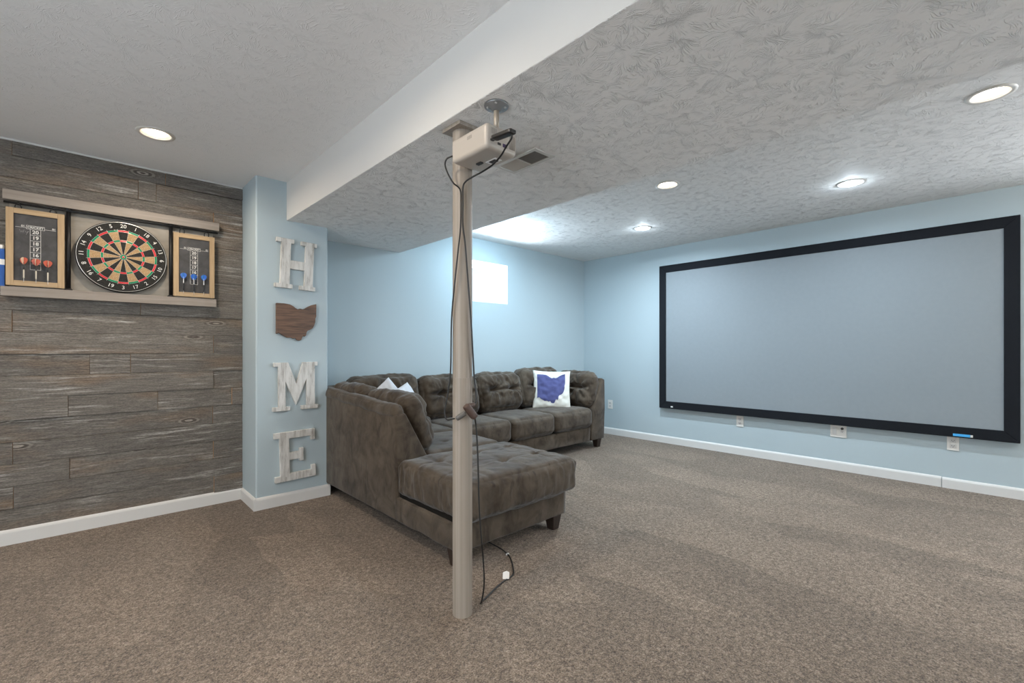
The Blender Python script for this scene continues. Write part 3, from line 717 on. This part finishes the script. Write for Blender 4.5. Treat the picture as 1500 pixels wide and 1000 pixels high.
Ms = [(0, 0), (.37, 0), (.37, .085), (.275, .085), (.275, .60), (.50, .10), (.735, .64), (.735, .085), (.61, .085), (.61, 0), (1, 0), (1, .085), (.93, .085), (.93, .915), (1, .915), (1, 1), (.66, 1), (.51, .55), (.34, 1), (.03, 1), (.03, .915), (.125, .915), (.125, .085), (0, .085)]
Es = [(0, 0), (1, 0), (1, .24), (.89, .24), (.89, .15), (.355, .15), (.355, .42), (.60, .42), (.60, .37), (.70, .37), (.70, .635), (.60, .635), (.60, .575), (.355, .575), (.355, .86), (.89, .86), (.89, .77), (1, .77), (1, 1), (0, 1), (0, .885), (.13, .885), (.13, .115), (0, .115)]
lg_ = 'wall letters of the HOME sign'
plate('letter_h', Hs, 1.003, 1.562, .283, .358, M['distressed_white'], 'distressed white wooden slab-serif letter H, topmost on the partition', 'wall letter', tilt=math.radians(-2.2), group=lg_)
plate('letter_m', Ms, .984, .680, .315, .348, M['distressed_white'], 'distressed white wooden slab-serif letter M under the Ohio plaque', 'wall letter', tilt=math.radians(.5), group=lg_)
plate('letter_e', Es, .997, .172, .283, .355, M['distressed_white'], 'distressed white wooden slab-serif letter E just above the baseboard', 'wall letter', tilt=math.radians(1.5), group=lg_)
plate('state_plaque', OHIO, 1.010, 1.185, .278, .278, M['walnut_plaque'], 'brown stained wooden plaque cut to the outline of Ohio', 'wall plaque', th=.024)

# ------------------------------------------------------------------ dart cabinet
cab = thing('dart_cabinet', (.19, 3.86, 1.425), 'sliding door dart cabinet with two chalkboard doors on the plank wall', 'dart cabinet')
YPL = YW - .024
box('top_rail', -.323, .722, 3.832, YPL, 1.972, 2.028, M['greige_rail'], cab, .002); box('bottom_rail', -.330, .705, 3.832, YPL, 1.425, 1.479, M['greige_rail'], cab, .002)
box('back_panel', -.300, .690, 3.872, YPL, 1.479, 1.972, M['panel_grey'], cab, .001)
bm = tube_bm([(-.32, 3.846, 1.958), (.715, 3.846, 1.958)], .006, 10, 0); from_bm('track', bm, M['black_iron'], cab, True)
for x in (-.056, .443):
    bm = tube_bm([(x, 3.853, 1.479), (x, 3.853, 1.972)], .0105, 14, 0); p_ = from_bm('pipe', bm, M['black_iron'], cab, True)
    for zz in (1.479, 1.960):
        bm = lathe_bm([(.019, 0), (.019, .006), (.013, .012), (.0105, .012)], 18); bmesh.ops.translate(bm, verts=bm.verts, vec=(x, 3.853, zz)); from_bm('pipe_flange', bm, M['black_iron'], p_, True)
def put_text(name, s, x, y, z, size, mat, parent, rot=0.0, bold=0.0, align='CENTER'):
    me = text_mesh(s, size, align, .0003, bold)
    me.transform(Matrix.Translation((x, y, z)) @ Matrix.Rotation(rot, 4, 'Y') @ Matrix.Rotation(PI / 2, 4, 'X'))
    return finish(name, me, mat, parent)
def door(x0, x1, z0, z1, table_shift, label):
    d = box('chalkboard', x0 + .02, x1 - .02, 3.844, 3.850, z0 + .02, z1 - .02, M['chalkboard'], cab); d.name = 'door'; WL[d.name] = WL.get('door', WL.get('chalkboard', d.location + WL[cab.name]))
    WL[d.name] = Vector(((x0 + x1) / 2, 3.847, (z0 + z1) / 2)); d['label'] = label
    w = .030
    for a, b in ((x0, x0 + w), (x1 - w, x1)): box('stile', a, b, 3.836, 3.853, z0, z1, M['light_pine_v'], d, .0015)
    for a, b in ((z0, z0 + w), (z1 - w, z1)): box('cross_rail', x0 + w, x1 - w, 3.8365, 3.8525, a, b, M['light_pine_h'], d, .0015)
    for hx in (x0 + .048, x1 - .048):
        bm = bmesh.new()
        bmesh.ops.create_uvsphere(bm, u_segments=12, v_segments=8, radius=.009); bmesh.ops.translate(bm, verts=bm.verts, vec=(hx, 3.846, 1.958))
        tube_bm([(hx, 3.840, 1.957), (hx - .008, 3.838, 1.948), (hx - .013, 3.840, 1.938), (hx - .012, 3.843, z1 - .002)], .0028, 8, 6, bm)
        tube_bm([(hx, 3.840, 1.957), (hx + .008, 3.838, 1.948), (hx + .013, 3.840, 1.938), (hx + .012, 3.843, z1 - .002)], .0028, 8, 6, bm)
        from_bm('hanger', bm, M['black_iron'], d, True)
    # printed cricket score table
    xc = (x0 + x1) / 2 - .002; yf = 3.8435; zt = z1 - .105
    bm = bmesh.new()
    def ln(xa, xb, za, zb): bm_box(bm, xa, xb, yf - .0006, yf + .0004, za, zb)
    tw = .043; ch_ = .0335; t2 = .0016
    ln(x0 + .037, xc - .037, zt - t2 / 2, zt + t2 / 2); ln(xc + .037, x1 - .037, zt - t2 / 2, zt + t2 / 2)
    ln(xc - .037, xc + .037, zt - .006 - t2 / 2, zt - .006 + t2 / 2); ln(xc - .037, xc + .037, zt + .014 - t2 / 2, zt + .014 + t2 / 2)
    for s in (-1, 1): ln(xc + s * .037 - t2 / 2, xc + s * .037 + t2 / 2, zt - .006, zt + .014); ln(xc + s * tw / 2 - t2 / 2, xc + s * tw / 2 + t2 / 2, zt - .006 - 7 * ch_, zt - .006)
    for k in range(1, 8): ln(xc - tw / 2, xc + tw / 2, zt - .006 - k * ch_ - t2 / 2, zt - .006 - k * ch_ + t2 / 2)
    from_bm('score_table', bm, M['chalk_print'], d)
    for k, s in enumerate(('20', '19', '18', '17', '16', '15')): put_text('score_number', s, xc, yf, zt - .006 - (k + .5) * ch_, .027, M['chalk_print'], d, 0, .0007)
    put_text('score_heading', 'CRICKET', xc, yf, zt + .004, .0165, M['chalk_print'], d, 0, .0004)
    put_text('score_heading', '01', x0 + .067, yf, zt + .008, .015, M['chalk_print'], d, 0, .0004); put_text('score_heading', '01', x1 - .045, yf, zt + .008, .015, M['chalk_print'], d, 0, .0004)
    return d
dL = door(-.311, -.073, 1.487, 1.930, 0, 'left chalkboard door in a pine frame'); dR = door(.456, .694, 1.487, 1.921, 0, 'right chalkboard door in a pine frame')
# faint chalk scrawl on the left door
bm = bmesh.new(); tube_bm([(-.258, 3.8435, 1.812), (-.252, 3.8435, 1.795), (-.248, 3.8435, 1.806), (-.244, 3.8435, 1.795), (-.240, 3.8435, 1.812)], .0007, 5, 3, bm); tube_bm([(-.236, 3.8435, 1.805), (-.230, 3.8435, 1.797), (-.222, 3.8435, 1.806), (-.232, 3.8435, 1.784)], .0007, 5, 3, bm)
from_bm('chalk_mark', bm, M['chalk_smear'], dL)
# blue and white carton on the lower rail at the frame edge
t = thing('dart_carton', (-.322, 3.862, 1.479), 'blue and white carton standing on the cabinet rail at the left frame edge', 'carton')
box('carton_body', -.340, -.3155, 3.852, 3.872, 1.480, 1.690, M['box_blue'], t, .001); box('carton_band', -.3405, -.315, 3.8515, 3.8725, 1.600, 1.632, M['tag_white'], t, .0005)
bm = lathe_bm([(.010, 0), (.013, .004), (.013, .018), (.009, .024), (0, .025)], 16); bmesh.ops.translate(bm, verts=bm.verts, vec=(-.328, 3.862, 1.690)); from_bm('cap', bm, M['tag_white'], t, True)

# ------------------------------------------------------------------ dartboard
DBX, DBZ, DBY = .196, 1.712, 3.834
R_OUT = .2255
board = thing('dartboard', (DBX, DBY, DBZ - R_OUT), 'round bristle dartboard with black rim and white numbers in the cabinet', 'dartboard')
DM = Matrix.Translation((DBX, DBY, DBZ)) @ Matrix.Rotation(PI / 2, 4, 'X')          # local z points to the room
bm = lathe_bm([(0, -.036), (R_OUT - .004, -.036), (R_OUT, -.032), (R_OUT, -.004), (R_OUT - .003, 0), (0, 0)], 72); bmesh.ops.transform(bm, verts=bm.verts, matrix=DM); from_bm('board_body', bm, M['sisal_black'], board)
def sector(name, r0, r1, a0, a1, z, mat, n=5):
    bm = bmesh.new(); A = [bm.verts.new(DM @ Vector((r0 * math.cos(a), r0 * math.sin(a), z))) for a in [a0 + (a1 - a0) * i / n for i in range(n + 1)]]
    B = [bm.verts.new(DM @ Vector((r1 * math.cos(a), r1 * math.sin(a), z))) for a in [a0 + (a1 - a0) * i / n for i in range(n + 1)]]
    for i in range(n): bm.faces.new((A[i], B[i], B[i + 1], A[i + 1]))
    r = bmesh.ops.extrude_face_region(bm, geom=list(bm.faces)); nv = DM.to_3x3() @ Vector((0, 0, -.0012))
    bmesh.ops.translate(bm, verts=[g for g in r['geom'] if isinstance(g, bmesh.types.BMVert)], vec=nv); bmesh.ops.recalc_face_normals(bm, faces=bm.faces)
    return from_bm(name, bm, mat, board)
NUMS = [20, 1, 18, 4, 13, 6, 10, 15, 2, 17, 3, 19, 7, 16, 8, 11, 14, 9, 12, 5]
for i, nn in enumerate(NUMS):
    ac = PI / 2 - i * 2 * PI / 20; a0, a1 = ac - PI / 20, ac + PI / 20; dk = i % 2 == 0
    sector('inner_single', .0159, .0965, a0, a1, .0012, M['sisal_black' if dk else 'sisal_tan']); sector('treble', .0965, .1075, a0, a1, .0013, M['sisal_red' if dk else 'sisal_green'])
    sector('outer_single', .1075, .1595, a0, a1, .0012, M['sisal_black' if dk else 'sisal_tan']); sector('double', .1595, .1705, a0, a1, .0013, M['sisal_red' if dk else 'sisal_green'])
    me = text_mesh(str(nn), .032, 'CENTER', .0006, .0)
    rr = ac - PI / 2
    if math.sin(ac) < -.2: rr += PI
    me.transform(DM @ Matrix.Translation((.1955 * math.cos(ac), .1955 * math.sin(ac), .003)) @ Matrix.Rotation(rr, 4, 'Z')); finish('number', me, M['number_white'], board)
sector('outer_bull', .0064, .0159, 0, 2 * PI, .0014, M['sisal_green'], 24)
bm = lathe_bm([(0, .0018), (.0064, .0018), (.0064, 0)], 20); bmesh.ops.transform(bm, verts=bm.verts, matrix=DM); from_bm('bullseye', bm, M['sisal_red'], board)
bm = bmesh.new()
def ring(r, th, n=72): tube_bm([DM @ Vector((r * math.cos(2 * PI * i / n), r * math.sin(2 * PI * i / n), .0022)) for i in range(n + 1)], th, 5, 0, bm)
for r in (.0064, .0159, .0965, .1075, .1595, .1705): ring(r, .00045)
for i in range(20):
    a = PI / 2 + PI / 20 + i * PI / 10; tube_bm([DM @ Vector((r * math.cos(a), r * math.sin(a), .0022)) for r in (.0159, .178)], .00045, 5, 0, bm)
from_bm('wire_spider', bm, M['wire'], board)
bm = bmesh.new(); ring(.2195, .0014); from_bm('number_ring', bm, M['wire'], board)

# ------------------------------------------------------------------ darts in the door holders
def dart(x, ztip, mats, label, group, spin, y=3.828, lean=0.0):
    fl1, fl2, sh, ba = mats
    t = thing('dart', (x, y, ztip), label, 'dart', group)
    m = Matrix.Translation((x, y, ztip)) @ Matrix.Rotation(lean, 4, 'Y') @ Matrix.Rotation(spin, 4, 'Z')
    def part(name, prof, mat):
        bm = lathe_bm(prof, 12); bmesh.ops.transform(bm, verts=bm.verts, matrix=m); from_bm(name, bm, mat, t, True)
    part('point', [(.0003, 0), (.0012, .006), (.0012, .024)], M['steel'])
    part('barrel', [(.0015, .022), (.0032, .026), (.0032, .068), (.0024, .072)], ba)
    part('shaft', [(.0024, .071), (.0030, .076), (.0022, .085), (.0022, .115)], sh)
    for k in range(4):
        pts = [(.0008, .100), (.012, .110), (.0185, .123), (.0185, .133), (.011, .140), (.0008, .142)]
        bm = prism_bm(pts, 'y', -.0004, .0004); bmesh.ops.transform(bm, verts=bm.verts, matrix=m @ Matrix.Rotation(k * PI / 2 + PI / 4, 4, 'Z')); from_bm('flight', bm, fl1 if k % 2 else fl2, t)
red = (M['flight_red'], M['flight_pale'], M['black_plastic'], M['barrel_bone']); blu = (M['flight_blue'], M['flight_sky'], M['tag_white'], M['black_plastic'])
for x, z, l, sp in ((-.240, 1.508, 'red flighted dart, left of the three on the left chalkboard door', .2), (-.191, 1.506, 'red flighted dart in the middle of the left chalkboard door', .6), (-.143, 1.502, 'red flighted dart, right of the three on the left chalkboard door', 1.0)): dart(x, z, red, l, 'red darts on the left door', sp)
for x, z, l, sp in ((.511, 1.506, 'blue flighted dart, left of the three on the right chalkboard door', .3), (.570, 1.503, 'blue flighted dart in the middle of the right chalkboard door', .8), (.628, 1.504, 'blue flighted dart, right of the three on the right chalkboard door', .1)): dart(x, z, blu, l, 'blue darts on the right door', sp)

# ------------------------------------------------------------------ support column
COLX, COLY, CR = 1.179, 1.556, .0415
colm = thing('support_column', (COLX, COLY, 0), 'round cream support column wrapped in ribbed vinyl in the middle of the room', 'column')
def cyl(name, r, z0, z1, mat, n=48, par=None):
    bm = lathe_bm([(r, z0), (r, z1)], n); bmesh.ops.translate(bm, verts=bm.verts, vec=(COLX, COLY, 0)); o = from_bm(name, bm, mat, par or colm, True)
    m_ = o.modifiers.new('edge', 'EDGE_SPLIT'); return o
cyl('lower_wrap', CR, 0.0, 1.0015, M['column_vinyl']); cyl('upper_wrap', CR, 1.0025, 2.045, M['column_vinyl']); cyl('core', CR - .001, .999, 1.005, M['vent_grille'])
box('top_plate', COLX - .062, COLX + .062, COLY - .062, COLY + .062, 2.040, ZS - .0005, M['column_vinyl'], colm, .003)

# ------------------------------------------------------------------ projector and its ceiling pole
pj = thing('projector', (1.159, 1.393, 1.87), 'white projector hanging upside down from the soffit in front of the column', 'projector')
PX0, PX1, PY0, PY1, PZ0, PZ1 = 1.083, 1.237, 1.281, 1.505, 1.868, 1.960
def body_fn(q, p):
    if p.z < 0: q.x *= 1 - .02 * (-p.z); q.y *= 1 - .02 * (-p.z)
    return q
cushion('case', (PX1 - PX0, PY1 - PY0, PZ1 - PZ0), MT(((PX0 + PX1) / 2, (PY0 + PY1) / 2, (PZ0 + PZ1) / 2)), M['projector_white'], pj, r=.014, bulge=(0, 0, .002), wr=0, res=22, fn=body_fn)
for i in range(6): box('vent_slot', 1.103 + i * .005, 1.1055 + i * .005, PY0 - .0008, PY0 + .01, 1.922, 1.944, M['vent_grille'], pj)
for i in range(6): box('vent_slot', 1.196 + i * .005, 1.1985 + i * .005, PY0 - .0008, PY0 + .01, 1.890, 1.942, M['vent_grille'], pj)
box('port', 1.162, 1.184, PY0 - .0006, PY0 + .01, 1.888, 1.902, M['port_purple'], pj, .002); box('port', 1.136, 1.152, PY0 - .0006, PY0 + .01, 1.890, 1.899, M['slot_dark'], pj, .001)
for i in range(5): box('vent_slot', PX0 - .0006, PX0 + .01, 1.372 + i * .006, 1.375 + i * .006, 1.928, 1.941, M['vent_grille'], pj)
box('label_plate', 1.170, 1.205, 1.335, 1.395, PZ0 - .0032, PZ0 + .004, M['tag_white'], pj, .001); box('focus_foot', 1.150, 1.166, 1.40, 1.43, PZ0 - .008, PZ0 + .006, M['slot_dark'], pj, .002); box('focus_foot', 1.176, 1.198, 1.345, 1.38, PZ0 - .006, PZ0 + .004, M['slot_dark'], pj, .002)
bm = lathe_bm([(.026, -.008), (.030, 0), (.030, .012), (.024, .016), (.022, .010), (0, .012)], 28); bmesh.ops.transform(bm, verts=bm.verts, matrix=Matrix.Translation((PX1 - .002, 1.43, 1.915)) @ Matrix.Rotation(PI / 2, 4, 'Y')); from_bm('lens', bm, M['black_plastic'], pj, True)
mt = thing('projector_mount', (1.157, 1.313, ZS), 'grey pipe flange and short pipe holding the projector under the soffit', 'projector mount')
bm = lathe_bm([(.046, 0), (.047, -.004), (.046, -.008), (.022, -.010), (.018, -.022), (.013, -.023)], 40); bmesh.ops.translate(bm, verts=bm.verts, vec=(1.157, 1.313, ZS)); from_bm('flange', bm, M['galvanised'], mt, True)
for k in range(4):
    a = PI / 4 + k * PI / 2; bm = lathe_bm([(0, -.012), (.004, -.0115), (.0055, -.009), (.0055, -.006)], 12); bmesh.ops.translate(bm, verts=bm.verts, vec=(1.157 + .033 * math.cos(a), 1.313 + .033 * math.sin(a), ZS)); from_bm('screw', bm, M['steel'], mt, True)
bm = tube_bm([(1.157, 1.313, ZS - .01), (1.157, 1.313, 1.957)], .0105, 16, 0); from_bm('pipe', bm, M['pipe_brass'], mt, True)
# streaming stick plugged into the projector side
db = thing('streaming_stick', (1.108, 1.222, 1.878), 'black streaming stick sticking out of the projector side', 'media stick')
cushion('stick_body', (.030, .105, .015), MT((1.107, 1.218, 1.895), 0, math.radians(5)), M['black_plastic'], db, r=.004, bulge=(0, 0, .001), wr=0, res=10)
box('plug', 1.100, 1.114, 1.262, 1.284, 1.894, 1.901, M['slot_dark'], db)

# cables
cb = tag(from_bm('power_cable', tube_bm([(1.097, 1.50, 1.905), (1.085, 1.534, 1.899), (1.084, 1.548, 1.878), (1.092, 1.540, 1.842), (1.109, 1.525, 1.803), (1.137, 1.517, 1.78), (1.139, 1.513, 1.72), (1.137, 1.514, 1.621), (1.130, 1.522, 1.522), (1.122, 1.536, 1.381), (1.125, 1.560, 1.24), (1.128, 1.570, 1.039), (1.123, 1.578, .953), (1.116, 1.586, .896), (1.112, 1.590, .855), (1.112, 1.574, .828), (1.120, 1.533, .836)], .0032, 8, 8), M['black_plastic'], None, True),
         'thin black cable looping from the projector down the left of the column', 'cable')
cb = tag(from_bm('media_cable', tube_bm([(1.112, 1.178, 1.884), (1.116, 1.186, 1.872), (1.135, 1.232, 1.866), (1.160, 1.290, 1.857), (1.170, 1.350, 1.843), (1.167, 1.408, 1.832), (1.155, 1.457, 1.821), (1.146, 1.490, 1.809), (1.145, 1.508, 1.788), (1.145, 1.508, 1.72), (1.145, 1.508, 1.635), (1.153, 1.502, 1.55), (1.165, 1.500, 1.409), (1.183, 1.502, 1.24), (1.194, 1.503, 1.097), (1.205, 1.508, .996), (1.210, 1.503, .939), (1.208, 1.500, .901), (1.185, 1.495, .886)], .0036, 8, 8), M['black_plastic'], None, True),
         'black cable from the streaming stick crossing to the right of the column', 'cable')
ex = thing('extension_cord', (1.245, 1.49, 0), 'brown extension cord plugged at the column and trailing over the carpet to the sofa', 'extension cord')
def plugbox(name, p, q, w, h, mat):
    p = Vector(p); q = Vector(q); L = (q - p).length; rot = (q - p).to_track_quat('X', 'Z').to_matrix().to_4x4()
    return cushion(name, (L, w, h), Matrix.Translation((p + q) / 2) @ rot, mat, ex, r=.006, bulge=(0, .002, .002), wr=0, res=10)
plugbox('plug', (1.116, 1.515, .836), (1.148, 1.492, .862), .018, .018, M['grey_cord']); plugbox('socket_block', (1.142, 1.485, .893), (1.187, 1.480, .838), .026, .026, M['brown_plug'])
plugbox('plug', (1.148, 1.488, .885), (1.192, 1.490, .892), .016, .016, M['brown_plug'])
cord = [(1.184, 1.480, .842), (1.197, 1.486, .80), (1.203, 1.484, .699), (1.206, 1.482, .585), (1.205, 1.476, .474), (1.212, 1.474, .365), (1.232, 1.482, .235), (1.252, 1.500, .12), (1.262, 1.528, .03), (1.274, 1.552, .008), (1.300, 1.563, .007), (1.341, 1.578, .006), (1.415, 1.606, .006), (1.479, 1.624, .006), (1.530, 1.631, .006), (1.563, 1.646, .006), (1.597, 1.682, .006), (1.652, 1.755, .006), (1.685, 1.812, .006), (1.706, 1.884, .006), (1.713, 1.96, .006), (1.72, 2.2, .006)]
from_bm('cord', tube_bm(cord, .0036, 8, 8), M['black_plastic'], ex, True)
bm = bmesh.new()
ctag = prism_bm([(-.016, .0), (.016, .0), (.018, .030), (.004, .036), (-.014, .030)], 'y', -.0006, .0006)
bmesh.ops.transform(ctag, verts=ctag.verts, matrix=Matrix.Translation((1.498, 1.630, .008)) @ Matrix.Rotation(math.radians(-40), 4, 'Z') @ Matrix.Rotation(math.radians(-35), 4, 'X')); from_bm('paper_tag', ctag, M['tag_white'], ex)
ctag = prism_bm([(-.010, 0), (.010, 0), (.010, .008), (-.010, .008)], 'y', -.004, .004, .001); bmesh.ops.transform(ctag, verts=ctag.verts, matrix=Matrix.Translation((1.69, 1.826, .002))); from_bm('cord_clip', ctag, M['tag_white'], ex)

# ------------------------------------------------------------------ ceiling register on the soffit
vt = thing('air_register', (1.598, 1.608, ZS), 'white two-panel air register on the soffit underside beside the projector', 'air vent')
vx0, vx1, vy0, vy1 = 1.528, 1.668, 1.462, 1.752
zt = ZS - .0003; zb = ZS - .006
bm = bmesh.new()
for a in ((vx0, vx1, vy0, vy0 + .022), (vx0, vx1, vy1 - .022, vy1), (vx0, vx0 + .020, vy0 + .022, vy1 - .022), (vx1 - .020, vx1, vy0 + .022, vy1 - .022), (vx0 + .02, vx1 - .02, 1.603, 1.611)): bm_box(bm, a[0], a[1], a[2], a[3], zb, zt, .001, 1)
from_bm('frame', bm, M['vent_white'], vt)
box('backing', vx0 + .02, vx1 - .02, vy0 + .02, vy1 - .02, zt - .001, zt, M['vent_dark'], vt)
for i in range(18):
    for y0_, y1_, an in ((vy0 + .022, 1.603, -.6), (1.611, vy1 - .022, .5)):
        x = vx0 + .0235 + i * .0055
        bm = bmesh.new(); bm_box(bm, -.0022, .0022, y0_, y1_, -.0004, .0004); bmesh.ops.transform(bm, verts=bm.verts, matrix=Matrix.Translation((x, 0, zb + .003)) @ Matrix.Rotation(an, 4, 'Y')); from_bm('louvre', bm, M['vent_white'], vt)
